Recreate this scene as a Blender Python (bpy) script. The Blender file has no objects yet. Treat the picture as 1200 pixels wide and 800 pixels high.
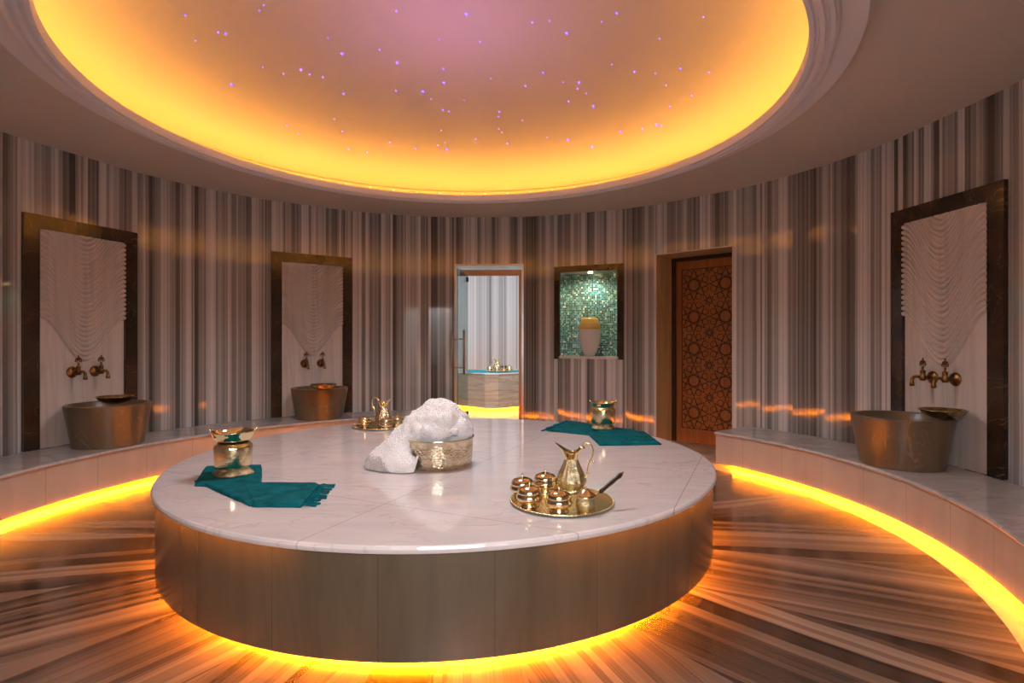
import bpy, math, random
from mathutils import Vector, noise
random.seed(7)
PI = math.pi
K = 0.87                       # room survey units -> metres
CX, CY = -0.47, 4.16           # centre of the round room (survey units)
EYE = 1.4
F = 647.0
RW, HC = 4.06, 3.23            # wall radius, ceiling height
HB, RB = 0.395, 3.36           # bench top, bench front radius
HT, RT = 0.552, 1.885          # table top, table radius
col = bpy.context.scene.collection

# ------------------------------------------------------------------ helpers
def rad(a): return math.radians(a)
def pt(az, R, h):
    a = rad(az)
    return ((CX + R*math.sin(a))*K, (CY + R*math.cos(a))*K, h*K)
def loc(az, D, t, dr, h):
    a = rad(az); s, c = math.sin(a), math.cos(a)
    return ((CX + (D+dr)*s + t*c)*K, (CY + (D+dr)*c - t*s)*K, h*K)
def at(px, py, h):             # survey reading -> point on a level surface of height h (survey units)
    z = F*(EYE-h)/(py-399.0)
    return ((px-600.0)/F*z*K, z*K, h*K)

class MB:
    def __init__(s): s.v = []; s.f = []; s.uv = []; s.sm = []
    def face(s, pts, uv=None, smooth=False):
        b = len(s.v); s.v += [tuple(p) for p in pts]; s.f.append(tuple(range(b, b+len(pts))))
        s.uv.append(uv or [(0, 0)]*len(pts)); s.sm.append(smooth)
    def grid(s, rows, closed=False, smooth=True, uvs=None):
        b = len(s.v); n = len(rows[0])
        for r in rows: s.v += [tuple(p) for p in r]
        for i in range(len(rows)-1):
            for j in range(n if closed else n-1):
                k = (j+1) % n
                q = (b+i*n+j, b+i*n+k, b+(i+1)*n+k, b+(i+1)*n+j)
                s.f.append(q)
                if uvs: s.uv.append([uvs[i][j], uvs[i][k], uvs[i+1][k], uvs[i+1][j]])
                else: s.uv.append([(0, 0)]*4)
                s.sm.append(smooth)
    def lathe(s, prof, seg=48, c=(0, 0, 0), fn=None, smooth=True, cap0=True, cap1=True):
        rows = []
        for r, z in prof:
            row = []
            for j in range(seg):
                a = 2*PI*j/seg
                p = (r*math.cos(a), r*math.sin(a), z)
                if fn: p = fn(p, a)
                row.append((p[0]+c[0], p[1]+c[1], p[2]+c[2]))
            rows.append(row)
        b = len(s.v); s.grid(rows, True, smooth)
        if cap0 and prof[0][0] > 1e-5:
            s.f.append(tuple(range(b+seg-1, b-1, -1))); s.uv.append([(0, 0)]*seg); s.sm.append(False)
        if cap1 and prof[-1][0] > 1e-5:
            e = b+(len(prof)-1)*seg
            s.f.append(tuple(range(e, e+seg))); s.uv.append([(0, 0)]*seg); s.sm.append(False)
    def box(s, c, d, rot=0, tilt=0):
        cx, cy, cz = c; a, b_, h = d[0]/2, d[1]/2, d[2]/2
        P = []
        for z in (-h, h):
            for x, y in ((-a, -b_), (a, -b_), (a, b_), (-a, b_)):
                P.append((cx+x*math.cos(rot)-y*math.sin(rot), cy+x*math.sin(rot)+y*math.cos(rot), cz+z))
        for q in ((3, 2, 1, 0), (4, 5, 6, 7), (0, 1, 5, 4), (1, 2, 6, 5), (2, 3, 7, 6), (3, 0, 4, 7)):
            s.face([P[i] for i in q])
    def hexa(s, P):            # 8 points: bottom loop, top loop
        for q in ((3, 2, 1, 0), (4, 5, 6, 7), (0, 1, 5, 4), (1, 2, 6, 5), (2, 3, 7, 6), (3, 0, 4, 7)):
            s.face([P[i] for i in q])
    def tube(s, path, r, seg=10, caps=True):
        path = [Vector(p) for p in path]; n = len(path)
        rr = r if isinstance(r, (list, tuple)) else [r]*n
        t0 = (path[1]-path[0]).normalized()
        up = Vector((0, 0, 1)) if abs(t0.z) < .9 else Vector((1, 0, 0))
        x = t0.cross(up).normalized(); rows = []
        for i, p in enumerate(path):
            t = (path[min(i+1, n-1)]-path[max(i-1, 0)]).normalized()
            x = (x - t*x.dot(t)).normalized(); y = t.cross(x)
            rows.append([tuple(p+(x*math.cos(2*PI*j/seg)+y*math.sin(2*PI*j/seg))*rr[i]) for j in range(seg)])
        b = len(s.v); s.grid(rows, True, True)
        if caps:
            s.f.append(tuple(range(b+seg-1, b-1, -1))); s.uv.append([(0, 0)]*seg); s.sm.append(False)
            e = b+(n-1)*seg
            s.f.append(tuple(range(e, e+seg))); s.uv.append([(0, 0)]*seg); s.sm.append(False)
    def ball(s, c, r, seg=12, sx=1, sy=1, sz=1):
        m = seg//2
        prof = [(max(r*math.sin(PI*i/m), 1e-6), -r*math.cos(PI*i/m)) for i in range(m+1)]
        s.lathe(prof, seg, c, fn=lambda p, a: (p[0]*sx, p[1]*sy, p[2]*sz), cap0=False, cap1=False)
    def build(s, name, mat, parent=None, kind=None, merge=False):
        me = bpy.data.meshes.new(name); me.from_pydata(s.v, [], s.f)
        ul = me.uv_layers.new(name='UVMap')
        flat = [c for f in s.uv for p in f for c in p]
        ul.data.foreach_set('uv', flat)
        me.polygons.foreach_set('use_smooth', s.sm)
        if isinstance(mat, (list, tuple)):
            for m in mat: me.materials.append(m)
        else: me.materials.append(mat)
        me.update()
        o = bpy.data.objects.new(name, me); col.objects.link(o)
        if parent: o.parent = parent
        if kind: o['kind'] = kind
        return o

def tag(o, label, cat, group=None, kind=None):
    o['label'] = label; o['category'] = cat
    if group: o['group'] = group
    if kind: o['kind'] = kind
    return o
def thing(name, label, cat, loc_=(0, 0, 0), rz=0, group=None):
    o = bpy.data.objects.new(name, None); col.objects.link(o)
    o.empty_display_size = .05; o.location = loc_; o.rotation_euler = (0, 0, rz)
    return tag(o, label, cat, group)
def dup(root, loc_, rz, label, group=None):
    r = root.copy(); col.objects.link(r); r.location = loc_; r.rotation_euler = (0, 0, rz); r['label'] = label
    if group: r['group'] = group
    for ch in list(root.children):
        c = ch.copy(); col.objects.link(c); c.parent = r
        for g in list(ch.children):
            d = g.copy(); col.objects.link(d); d.parent = c
    return r

# ------------------------------------------------------------------ materials
def newmat(name):
    m = bpy.data.materials.new(name); m.use_nodes = True
    nt = m.node_tree; b = nt.nodes['Principled BSDF']
    return m, nt, b
def N(nt, t, **kw):
    n = nt.nodes.new(t)
    for k, v in kw.items(): setattr(n, k, v)
    return n
def math_(nt, op, a, b=None, c=None):
    n = N(nt, 'ShaderNodeMath', operation=op)
    for i, v in enumerate((a, b, c)):
        if v is None: continue
        if isinstance(v, (int, float)): n.inputs[i].default_value = v
        else: nt.links.new(v, n.inputs[i])
    return n.outputs[0]
def ramp(nt, fac, stops, interp='LINEAR'):
    n = N(nt, 'ShaderNodeValToRGB'); cr = n.color_ramp; cr.interpolation = interp
    while len(cr.elements) < len(stops): cr.elements.new(.5)
    for e, (p, c) in zip(cr.elements, stops): e.position = p; e.color = (*c, 1)
    nt.links.new(fac, n.inputs[0]); return n.outputs[0]
def mixc(nt, f, a, b, mode='MIX'):
    n = N(nt, 'ShaderNodeMix', data_type='RGBA', blend_type=mode)
    for i, v in ((0, f), (6, a), (7, b)):
        if isinstance(v, (int, float)): n.inputs[i].default_value = v
        elif isinstance(v, tuple): n.inputs[i].default_value = (*v, 1)
        else: nt.links.new(v, n.inputs[i])
    return n.outputs[2]
def simple(name, colr, rough=.5, metal=0, **kw):
    m, nt, b = newmat(name)
    b.inputs['Base Color'].default_value = (*colr, 1); b.inputs['Roughness'].default_value = rough
    b.inputs['Metallic'].default_value = metal
    for k, v in kw.items(): b.inputs[k].default_value = v
    return m
def bump(nt, b, h, strength=.3, dist=.01):
    n = N(nt, 'ShaderNodeBump'); n.inputs['Strength'].default_value = strength; n.inputs['Distance'].default_value = dist
    nt.links.new(h, n.inputs['Height']); nt.links.new(n.outputs[0], b.inputs['Normal'])
def noise_(nt, vec, scale, detail=3, rough=.5, dist=0, dim='3D'):
    n = N(nt, 'ShaderNodeTexNoise', noise_dimensions=dim)
    n.inputs['Scale'].default_value = scale; n.inputs['Detail'].default_value = detail
    n.inputs['Roughness'].default_value = rough; n.inputs['Distortion'].default_value = dist
    if vec is not None: nt.links.new(vec, n.inputs['W' if dim == '1D' else 'Vector'])
    return n.outputs[0]
def vor1(nt, w, scale):
    n = N(nt, 'ShaderNodeTexVoronoi', voronoi_dimensions='1D'); n.inputs['Scale'].default_value = scale
    nt.links.new(w, n.inputs['W'])
    s = N(nt, 'ShaderNodeSeparateColor'); nt.links.new(n.outputs['Color'], s.inputs[0])
    return s.outputs[0]
def vein(nt, vec, scale, width, dist=1.0, detail=4):
    """thin vein lines: |noise-0.5| under width"""
    n = noise_(nt, vec, scale, detail, .55, dist)
    d = math_(nt, 'ABSOLUTE', math_(nt, 'SUBTRACT', n, .5))
    return math_(nt, 'SUBTRACT', 1.0, math_(nt, 'MINIMUM', math_(nt, 'DIVIDE', d, width), 1.0))

def stripe_mat(name, stops, rough, s1=9, s2=30, wob=.006, w=(.5, .3, .2), coat=0, fine=120):
    m, nt, b = newmat(name)
    tc = N(nt, 'ShaderNodeTexCoord'); sep = N(nt, 'ShaderNodeSeparateXYZ'); nt.links.new(tc.outputs['UV'], sep.inputs[0])
    wn = noise_(nt, tc.outputs['UV'], 1.1, 2)
    u = math_(nt, 'ADD', sep.outputs[0], math_(nt, 'MULTIPLY', wn, wob*4))
    a = vor1(nt, u, s1); c = vor1(nt, math_(nt, 'ADD', u, 13.7), s2); d = noise_(nt, u, fine, 2, dim='1D')
    v = math_(nt, 'ADD', math_(nt, 'MULTIPLY', a, w[0]), math_(nt, 'ADD', math_(nt, 'MULTIPLY', c, w[1]), math_(nt, 'MULTIPLY', d, w[2])))
    lo = noise_(nt, u, 1.6, 1, dim='1D')
    v = math_(nt, 'ADD', v, math_(nt, 'MULTIPLY', math_(nt, 'SUBTRACT', lo, .5), .35))
    colr = ramp(nt, v, stops)
    nt.links.new(colr, b.inputs['Base Color']); b.inputs['Roughness'].default_value = rough
    b.inputs['Specular IOR Level'].default_value = .55
    b.inputs['Coat Weight'].default_value = coat; b.inputs['Coat Roughness'].default_value = .03
    return m

M = {}
M['wall'] = stripe_mat('striped wall marble', [(.16, (.10, .09, .08)), (.34, (.23, .215, .205)), (.5, (.38, .36, .35)), (.66, (.60, .575, .57)), (.85, (.76, .74, .735))], .05, 21, 55, .002)
M['wall2'] = stripe_mat('striped pale marble', [(.15, (.22, .21, .23)), (.4, (.5, .5, .52)), (.7, (.8, .8, .82))], .55, 12, 34, .002)
M['floor'] = stripe_mat('striped floor marble', [(.22, (.018, .014, .012)), (.40, (.055, .044, .037)), (.54, (.11, .092, .078)), (.82, (.20, .175, .152))], .16, 7, 28, .02, (.45, .3, .25), fine=150)

def marble(name, base, veinc, rough, vs=2.2, width=.02, jointfn=None, cloud=.25, stretch=(1, 1, 1), veinamt=.6, speck=0):
    m, nt, b = newmat(name)
    tc = N(nt, 'ShaderNodeTexCoord'); mp = N(nt, 'ShaderNodeMapping'); mp.inputs['Scale'].default_value = stretch
    nt.links.new(tc.outputs['Object'], mp.inputs[0]); vec = mp.outputs[0]
    cl = noise_(nt, vec, 3.0, 4, .55, .6)
    dark = tuple(x*(1-cloud) for x in base); light = tuple(min(1, x*(1+cloud*.6)) for x in base)
    c = ramp(nt, cl, [(.3, dark), (.7, light)])
    v = math_(nt, 'MULTIPLY', vein(nt, vec, vs, width), veinamt)
    c = mixc(nt, v, c, veinc)
    if speck:
        v2 = vein(nt, vec, vs*2.7, width*.6, 2.0)
        msk = math_(nt, 'GREATER_THAN', noise_(nt, vec, vs*1.3, 1), .52)
        c = mixc(nt, math_(nt, 'MULTIPLY', math_(nt, 'MULTIPLY', v2, msk), speck), c, veinc)
    if jointfn:
        j = jointfn(nt, tc)
        c = mixc(nt, math_(nt, 'MULTIPLY', j, .55), c, tuple(x*.25 for x in base))
    nt.links.new(c, b.inputs['Base Color']); b.inputs['Roughness'].default_value = rough
    b.inputs['Specular IOR Level'].default_value = .6
    return m
def j_table(nt, tc):           # slab joints at 24.5 degrees
    sep = N(nt, 'ShaderNodeSeparateXYZ'); mp = N(nt, 'ShaderNodeMapping')
    mp.inputs['Rotation'].default_value = (0, 0, rad(24.5)); nt.links.new(tc.outputs['Object'], mp.inputs[0])
    nt.links.new(mp.outputs[0], sep.inputs[0]); out = None
    for i, off in ((0, 0.285), (1, 0.49)):
        fr = math_(nt, 'FRACT', math_(nt, 'DIVIDE', math_(nt, 'ADD', sep.outputs[i], 12+off), 1.2))
        l = math_(nt, 'LESS_THAN', math_(nt, 'ABSOLUTE', math_(nt, 'SUBTRACT', fr, .5)), .0016)
        out = l if out is None else math_(nt, 'MAXIMUM', out, l)
    return out
def j_uv(step, wd):
    def f(nt, tc):
        sep = N(nt, 'ShaderNodeSeparateXYZ'); nt.links.new(tc.outputs['UV'], sep.inputs[0])
        fr = math_(nt, 'FRACT', math_(nt, 'DIVIDE', sep.outputs[0], step))
        return math_(nt, 'LESS_THAN', math_(nt, 'ABSOLUTE', math_(nt, 'SUBTRACT', fr, .5)), wd)
    return f
M['table'] = marble('white tabletop marble', (.70, .63, .63), (.42, .34, .33), .07, 1.3, .012, j_table, .07, (1.0, 3.0, 1), .35)
M['drum'] = marble('drum marble', (.105, .074, .046), (.06, .042, .025), .22, 1.6, .03, j_uv(1.0, .003), .18, (2, 2, .3), .15)
M['riser'] = marble('beige riser marble', (.62, .50, .40), (.42, .32, .25), .18, 1.0, .05, j_uv(1.0, .004), .08, (1.5, 1.5, .4), .18)
M['benchtop'] = marble('grey bench marble', (.60, .55, .54), (.34, .29, .28), .06, 1.5, .02, j_uv(1.0, .004), .14, (1, 2, 1), .45)
M['panel'] = marble('cream panel marble', (.76, .68, .63), (.55, .45, .40), .55, 1.0, .05, None, .08, (5, 5, .35), .4)
M['jamb'] = marble('tan jamb marble', (.80, .54, .25), (.45, .28, .12), .3, 1.0, .05, None, .15, (5, 5, .35), .4)
M['brown'] = marble('dark brown marble', (.045, .026, .015), (.35, .24, .16), .14, 2.2, .0035, None, .5, (1, 1, 1), .4, .35)
M['basin'] = marble('brown basin marble', (.17, .12, .07), (.42, .30, .18), .3, 1.6, .003, None, .2, (1, 1, 1), .5, .3)
M['border'] = marble('floor border marble', (.55, .47, .40), (.4, .3, .25), .25, 1.5, .03, j_uv(1.0, .003), .1)
M['plinth'] = simple('plinth marble', (.75, .66, .5), .35)
M['plaster'] = simple('ceiling plaster', (.70, .63, .56), .85)
M['dome'] = simple('dome plaster', (.68, .54, .45), .9)
M['cornice'] = simple('cornice paint', (.86, .80, .82), .35)
M['steel'] = simple('brushed bronze steel', (.40, .25, .16), .35, .6)
M['steelr'] = simple('bronze reveal', (.20, .15, .12), .4, .5)
M['chrome'] = simple('satin frame metal', (.6, .55, .52), .3, 1)
M['darkmetal'] = simple('dark hinge metal', (.03, .025, .02), .4, .8)

def metal(name, c, rough, bs=0, st=0, c2=None):
    m, nt, b = newmat(name)
    tc = N(nt, 'ShaderNodeTexCoord')
    b.inputs['Metallic'].default_value = 1; b.inputs['Roughness'].default_value = rough
    if c2:
        nt.links.new(ramp(nt, noise_(nt, tc.outputs['Object'], 22, 4), [(.35, c2), (.62, c)]), b.inputs['Base Color'])
    else: b.inputs['Base Color'].default_value = (*c, 1)
    if bs:
        v = N(nt, 'ShaderNodeTexVoronoi'); v.inputs['Scale'].default_value = bs; nt.links.new(tc.outputs['Object'], v.inputs['Vector'])
        bump(nt, b, v.outputs['Distance'], st, .004)
    return m
M['brass'] = metal('polished pale brass', (.84, .74, .46), .10)
M['engraved'] = metal('engraved pale brass', (.80, .73, .50), .18, 260, .5, (.5, .41, .22))
M['softengraved'] = metal('lightly engraved brass', (.80, .72, .48), .13, 160, .18, (.60, .50, .28))
M['copper'] = metal('polished rose brass', (.88, .72, .46), .09)
M['tray'] = metal('tray brass', (.84, .70, .44), .16, 150, .35)
M['hammered'] = metal('hammered silvery brass', (.80, .70, .52), .17, 75, .45, (.55, .46, .30))
M['oldbrass'] = metal('aged tap brass', (.42, .22, .08), .28, 0, 0, (.12, .055, .02))
M['bowlbrass'] = metal('worn bowl brass', (.62, .46, .24), .2, 120, .15, (.35, .24, .11))
M['handle'] = simple('dark wooden handle', (.03, .012, .008), .3)
M['filigree'] = metal('filigree foot brass', (.85, .68, .42), .3, 190, 1.0, (.2, .13, .06))

def wood():
    m, nt, b = newmat('carved door wood')
    tc = N(nt, 'ShaderNodeTexCoord'); mp = N(nt, 'ShaderNodeMapping'); mp.inputs['Scale'].default_value = (60, 60, 2)
    nt.links.new(tc.outputs['Object'], mp.inputs[0])
    nt.links.new(ramp(nt, noise_(nt, mp.outputs[0], 1, 4, .6), [(.3, (.22, .07, .02)), (.7, (.36, .135, .04))]), b.inputs['Base Color'])
    b.inputs['Roughness'].default_value = .4
    return m
M['wood'] = wood()
M['groove'] = simple('dark carved groove', (.018, .006, .003), .6)
M['doorframe'] = simple('dark door frame', (.045, .014, .007), .4)

def glassm():
    m, nt, b = newmat('clear door glass')
    nt.nodes.remove(b); out = nt.nodes['Material Output']
    t = N(nt, 'ShaderNodeBsdfTransparent'); t.inputs[0].default_value = (.80, .88, .87, 1)
    g = N(nt, 'ShaderNodeBsdfGlossy'); g.inputs['Roughness'].default_value = .02
    f = N(nt, 'ShaderNodeFresnel'); f.inputs[0].default_value = 1.35
    mx = N(nt, 'ShaderNodeMixShader'); nt.links.new(math_(nt, 'MULTIPLY', f.outputs[0], .5), mx.inputs[0]); nt.links.new(t.outputs[0], mx.inputs[1]); nt.links.new(g.outputs[0], mx.inputs[2])
    nt.links.new(mx.outputs[0], out.inputs[0]); return m
M['glass'] = glassm()

def mosaic():
    m, nt, b = newmat('teal glass mosaic')
    tc = N(nt, 'ShaderNodeTexCoord'); uv = tc.outputs['UV']
    sc = N(nt, 'ShaderNodeVectorMath', operation='SCALE'); nt.links.new(uv, sc.inputs[0]); sc.inputs['Scale'].default_value = 1/.0225
    fl = N(nt, 'ShaderNodeVectorMath', operation='FLOOR'); nt.links.new(sc.outputs[0], fl.inputs[0])
    fr = N(nt, 'ShaderNodeVectorMath', operation='FRACTION'); nt.links.new(sc.outputs[0], fr.inputs[0])
    wn = N(nt, 'ShaderNodeTexWhiteNoise', noise_dimensions='2D'); nt.links.new(fl.outputs[0], wn.inputs['Vector'])
    c = ramp(nt, wn.outputs[0], [(0, (.004, .03, .035)), (.2, (.01, .10, .11)), (.45, (.03, .24, .25)), (.68, (.10, .42, .38)), (.84, (.34, .62, .52)), (.95, (.8, .85, .66))], 'CONSTANT')
    sep = N(nt, 'ShaderNodeSeparateXYZ'); nt.links.new(fr.outputs[0], sep.inputs[0])
    e = math_(nt, 'MAXIMUM', math_(nt, 'ABSOLUTE', math_(nt, 'SUBTRACT', sep.outputs[0], .5)), math_(nt, 'ABSOLUTE', math_(nt, 'SUBTRACT', sep.outputs[1], .5)))
    g = math_(nt, 'GREATER_THAN', e, .425)
    nt.links.new(mixc(nt, g, c, (.42, .55, .48)), b.inputs['Base Color'])
    nt.links.new(math_(nt, 'ADD', math_(nt, 'MULTIPLY', g, .5), .12), b.inputs['Roughness'])
    return m
M['mosaic'] = mosaic()

def cloth():
    m, nt, b = newmat('teal cotton')
    tc = N(nt, 'ShaderNodeTexCoord'); v = tc.outputs['Object']
    nt.links.new(ramp(nt, noise_(nt, v, 14, 4), [(.3, (.002, .075, .095)), (.7, (.006, .15, .18))]), b.inputs['Base Color'])
    b.inputs['Roughness'].default_value = .95; b.inputs['Specular IOR Level'].default_value = .1
    w = N(nt, 'ShaderNodeTexWave'); w.inputs['Scale'].default_value = 30; w.inputs['Distortion'].default_value = 2.0; nt.links.new(v, w.inputs['Vector'])
    h = math_(nt, 'ADD', math_(nt, 'MULTIPLY', w.outputs[1], .5), noise_(nt, v, 260, 2))
    bump(nt, b, h, .7, .003); return m
M['cloth'] = cloth()
M['turquoise'] = simple('turquoise cotton', (.01, .33, .42), .9)

def foamm():
    m, nt, b = newmat('soap foam')
    tc = N(nt, 'ShaderNodeTexCoord'); v = tc.outputs['Object']
    b.inputs['Base Color'].default_value = (.90, .87, .875, 1); b.inputs['Roughness'].default_value = .5
    b.inputs['Subsurface Weight'].default_value = 0
    vo = N(nt, 'ShaderNodeTexVoronoi'); vo.inputs['Scale'].default_value = 150; nt.links.new(v, vo.inputs['Vector'])
    vo2 = N(nt, 'ShaderNodeTexVoronoi'); vo2.inputs['Scale'].default_value = 330; nt.links.new(v, vo2.inputs['Vector'])
    bump(nt, b, math_(nt, 'ADD', vo.outputs['Distance'], math_(nt, 'MULTIPLY', vo2.outputs['Distance'], .6)), .12, .003)
    # airy open bubbles where the foam has slid off the bowl
    sep = N(nt, 'ShaderNodeSeparateXYZ'); nt.links.new(v, sep.inputs[0])
    g = N(nt, 'ShaderNodeMapRange'); g.inputs['From Min'].default_value = .11; g.inputs['From Max'].default_value = .0
    nt.links.new(sep.outputs[2], g.inputs['Value'])
    g2 = N(nt, 'ShaderNodeMapRange'); g2.inputs['From Min'].default_value = -.18; g2.inputs['From Max'].default_value = -.30
    nt.links.new(sep.outputs[0], g2.inputs['Value'])
    lay = math_(nt, 'MULTIPLY', math_(nt, 'MULTIPLY', math_(nt, 'ADD', g.outputs[0], .35), g2.outputs[0]), .9)
    hole = math_(nt, 'GREATER_THAN', math_(nt, 'MULTIPLY', lay, math_(nt, 'ADD', noise_(nt, v, 190, 2), .35)), .50)
    nt.links.new(math_(nt, 'SUBTRACT', 1.0, math_(nt, 'MULTIPLY', hole, .55)), b.inputs['Alpha'])
    return m
M['foam'] = foamm()

def emis(name, c, s):
    m, nt, b = newmat(name); nt.nodes.remove(b)
    e = N(nt, 'ShaderNodeEmission'); e.inputs[0].default_value = (*c, 1); e.inputs[1].default_value = s
    nt.links.new(e.outputs[0], nt.nodes['Material Output'].inputs[0]); return m
M['led_cove'] = emis('amber cove strip', (1, .48, .055), 35)
M['led_bench'] = emis('amber bench strip', (1, .25, .002), 380)
M['led_table'] = emis('amber table strip', (1, .22, .002), 450)
M['led_steam'] = emis('amber steam room strip', (1, .42, .004), 40)
M['star'] = emis('violet fibre star', (.12, .06, 1), 4.0)
M['spot'] = emis('warm niche spot', (1, .75, .4), 12)
M['ceramic'] = simple('white ceramic', (.80, .75, .70), .12)
def gold():
    m, nt, b = newmat('yellow glazed neck')
    tc = N(nt, 'ShaderNodeTexCoord'); w = N(nt, 'ShaderNodeTexWave', bands_direction='Z'); w.inputs['Scale'].default_value = 22; w.inputs['Distortion'].default_value = 1
    nt.links.new(tc.outputs['Object'], w.inputs['Vector'])
    nt.links.new(ramp(nt, w.outputs[1], [(0, (.55, .30, .06)), (1, (.85, .56, .16))]), b.inputs['Base Color']); b.inputs['Roughness'].default_value = .3
    return m
M['goldglaze'] = gold()

# ------------------------------------------------------------------ walls
feat = {  # az0, az1, openings (t-fraction range, h range)
    'g': (-5.5, 9.1), 'n': (15.6, 29.8), 'd': (36.4, 51.0),
    'f1': (-78.1, -63.1), 'f2': (-41.2, -26.4), 'f3': (77.4, 92.4), 'e': (158.5, 188.5)}
def half(k): a, b = feat[k]; return rad((b-a)/2)
def mid(k): a, b = feat[k]; return (a+b)/2
def chordD(k): return RW*math.cos(half(k))
def chordT(k): return RW*math.sin(half(k))
def wallcell(mb, az, D, t0, t1, h0, h1, u0, off):
    P = [loc(az, D, t0, 0, h0), loc(az, D, t1, 0, h0), loc(az, D, t1, 0, h1), loc(az, D, t0, 0, h1)]
    uv = [((u0+t0)*K+off, h0), ((u0+t1)*K+off, h0), ((u0+t1)*K+off, h1), ((u0+t0)*K+off, h1)]
    mb.face(P, uv)
NF = (1.305, 2.43)   # niche clear opening heights get set below
def wall(name, a_start, a_end):
    mb = MB(); a = a_start
    while a < a_end-1e-6:
        k = next((q for q, (x, y) in feat.items() if abs(x-a) < 1e-6), None)
        off = random.uniform(0, 60)
        if k:
            b = feat[k][1]; az, D, T = mid(k), chordD(k), chordT(k)
            if k[0] == 'f':
                wallcell(mb, az, D, -T, -.02, 0, HC, 0, off); wallcell(mb, az, D, -.02, T, 0, HC, 0, off+23)
            elif k == 'g':
                wallcell(mb, az, D, -T, 0, 2.535, HC, 0, off); wallcell(mb, az, D, 0, T, 2.535, HC, 0, off+11)
            elif k == 'd': wallcell(mb, az, D, -T, T, 2.545, HC, 0, off)
            elif k == 'e': wallcell(mb, az, D, -T, T, 2.35, HC, 0, off)  # header lowered to keep the entry fill out of wall reflections
            elif k == 'n':
                i = T-.075
                wallcell(mb, az, D, -T, -i, 0, HC, 0, off); wallcell(mb, az, D, i, T, 0, HC, 0, off)
                wallcell(mb, az, D, -i, i, 0, 1.17, 0, off); wallcell(mb, az, D, -i, i, 2.39, HC, 0, off)
            a = b
        else:
            nxt = min([x for q, (x, y) in feat.items() if x > a+1e-6]+[a_end])
            n = max(1, round((nxt-a)/5.45)); st = (nxt-a)/n
            for i in range(n):
                h = rad(st/2)
                wallcell(mb, a+st*(i+.5), RW*math.cos(h), -RW*math.sin(h), RW*math.sin(h), 0, HC, 0, random.uniform(0, 60))
            a = nxt
    return mb.build(name, M['wall'], kind='structure')
wall('wall_left', -171.5, -41.2); wall('wall_back', -41.2, 51.0); wall('wall_right', 51.0, 158.5); wall('wall_front', 158.5, 188.5)

# entry passage behind the camera
D, T, az = chordD('e'), chordT('e'), mid('e')
mb = MB()
for q in ([(-T, 0), (-T, 2.2)], [(T, 2.2), (T, 0)], [(T, 2.2), (-T, 2.2)]):
    (t0, d0), (t1, d1) = q
    mb.face([loc(az, D, t0, d0, 0), loc(az, D, t1, d1, 0), loc(az, D, t1, d1, 2.6), loc(az, D, t0, d0, 2.6)], [(0, 0), (2, 0), (2, 2), (0, 2)])
mb.build('wall_entry', M['wall'], kind='structure')
mb = MB(); mb.face([loc(az, D, T, 0, 2.6), loc(az, D, T, 2.2, 2.6), loc(az, D, -T, 2.2, 2.6), loc(az, D, -T, 0, 2.6)])
mb.build('ceiling_entry', M['plaster'], kind='structure')
mb = MB(); mb.face([loc(az, D-.1, -T, 0, -.002), loc(az, D, -T, 2.2, -.002), loc(az, D, T, 2.2, -.002), loc(az, D-.1, T, 0, -.002)], [(0, 0), (2, 0), (2, 2), (0, 2)])
mb.build('floor_entry', M['floor'], kind='structure')

# ------------------------------------------------------------------ floor: wedge-cut striped slabs
mb = MB(); ns = 18; st = 360/ns
for i in range(ns):
    a0 = i*st+4; off = random.uniform(0, 50); am = rad(a0+st/2); skew = rad(random.uniform(-4, 4))
    ax = am+skew; px, py = math.cos(ax), -math.sin(ax)
    R0, R1 = 1.79, 3.24
    def uvp(p): x, y = p[0]-CX*K, p[1]-CY*K; return ((x*px+y*py)+off, x*py-y*px)
    rows = [[pt(a0+st*j/6, R, 0) for j in range(7)] for R in (R0, R1)]
    mb.grid(rows, False, False, [[uvp(p) for p in r] for r in rows])
mb.build('floor', M['floor'], kind='structure')
mb = MB()
rows = [[pt(j*3, R, -.0) for j in range(121)] for R in (3.24, 4.08)]
mb.grid(rows, False, False, [[(j*3/9.0, R) for j in range(121)] for R in (3.24, 4.08)])
mb.build('trim_1', M['border'], kind='structure')
mb = MB(); mb.grid([[pt(j*3, R, 0) for j in range(121)] for R in (1.4, 1.79)], False, False, [[(j*3/15.0, R) for j in range(121)] for R in (1.4, 1.79)])
mb.build('trim_6', M['border'], kind='structure')

# ------------------------------------------------------------------ ceiling, cornice, dome
mb = MB()
rows = [[pt(j*3, R, HC) for j in range(121)] for R in (4.12, 2.62)]
mb.grid(rows, False, False); mb.build('ceiling', M['plaster'], kind='structure')
def ring(mb, prof, n=180, close=False):
    p = prof+[prof[0]] if close else prof
    rows = [[pt(j*360/n, R, h) for j in range(n)] for R, h in p]
    mb.grid(rows, True, True)
prof = [(2.70, 3.235), (2.70, 3.215), (2.675, 3.21), (2.67, 3.19), (2.65, 3.185)]
for i in range(9):
    a = i/8*PI/2; prof.append((2.645-.11*math.sin(a), 3.10+.08*math.cos(a)))
prof += [(2.53, 3.085), (2.515, 3.08), (2.512, 3.055), (2.488, 3.052), (2.482, 3.080), (2.468, 3.082), (2.462, 3.052), (2.438, 3.052), (2.432, 3.082), (2.418, 3.084), (2.412, 3.058), (2.39, 3.06), (2.385, 3.075), (2.385, 3.10), (2.385, 3.125), (2.40, 3.125), (2.40, 3.11), (2.66, 3.11), (2.66, 3.235)]
mb = MB(); ring(mb, prof)
o = mb.build('trim_2', M['cornice'], kind='structure')
def autosmooth(o, ang=35):
    me = o.data; bmangle = rad(ang)
    import bmesh
    bm = bmesh.new(); bm.from_mesh(me)
    for e in bm.edges:
        if len(e.link_faces) == 2 and e.calc_face_angle(0) > bmangle: e.smooth = False
    bm.to_mesh(me); bm.free()
autosmooth(o)
mb = MB()
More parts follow.
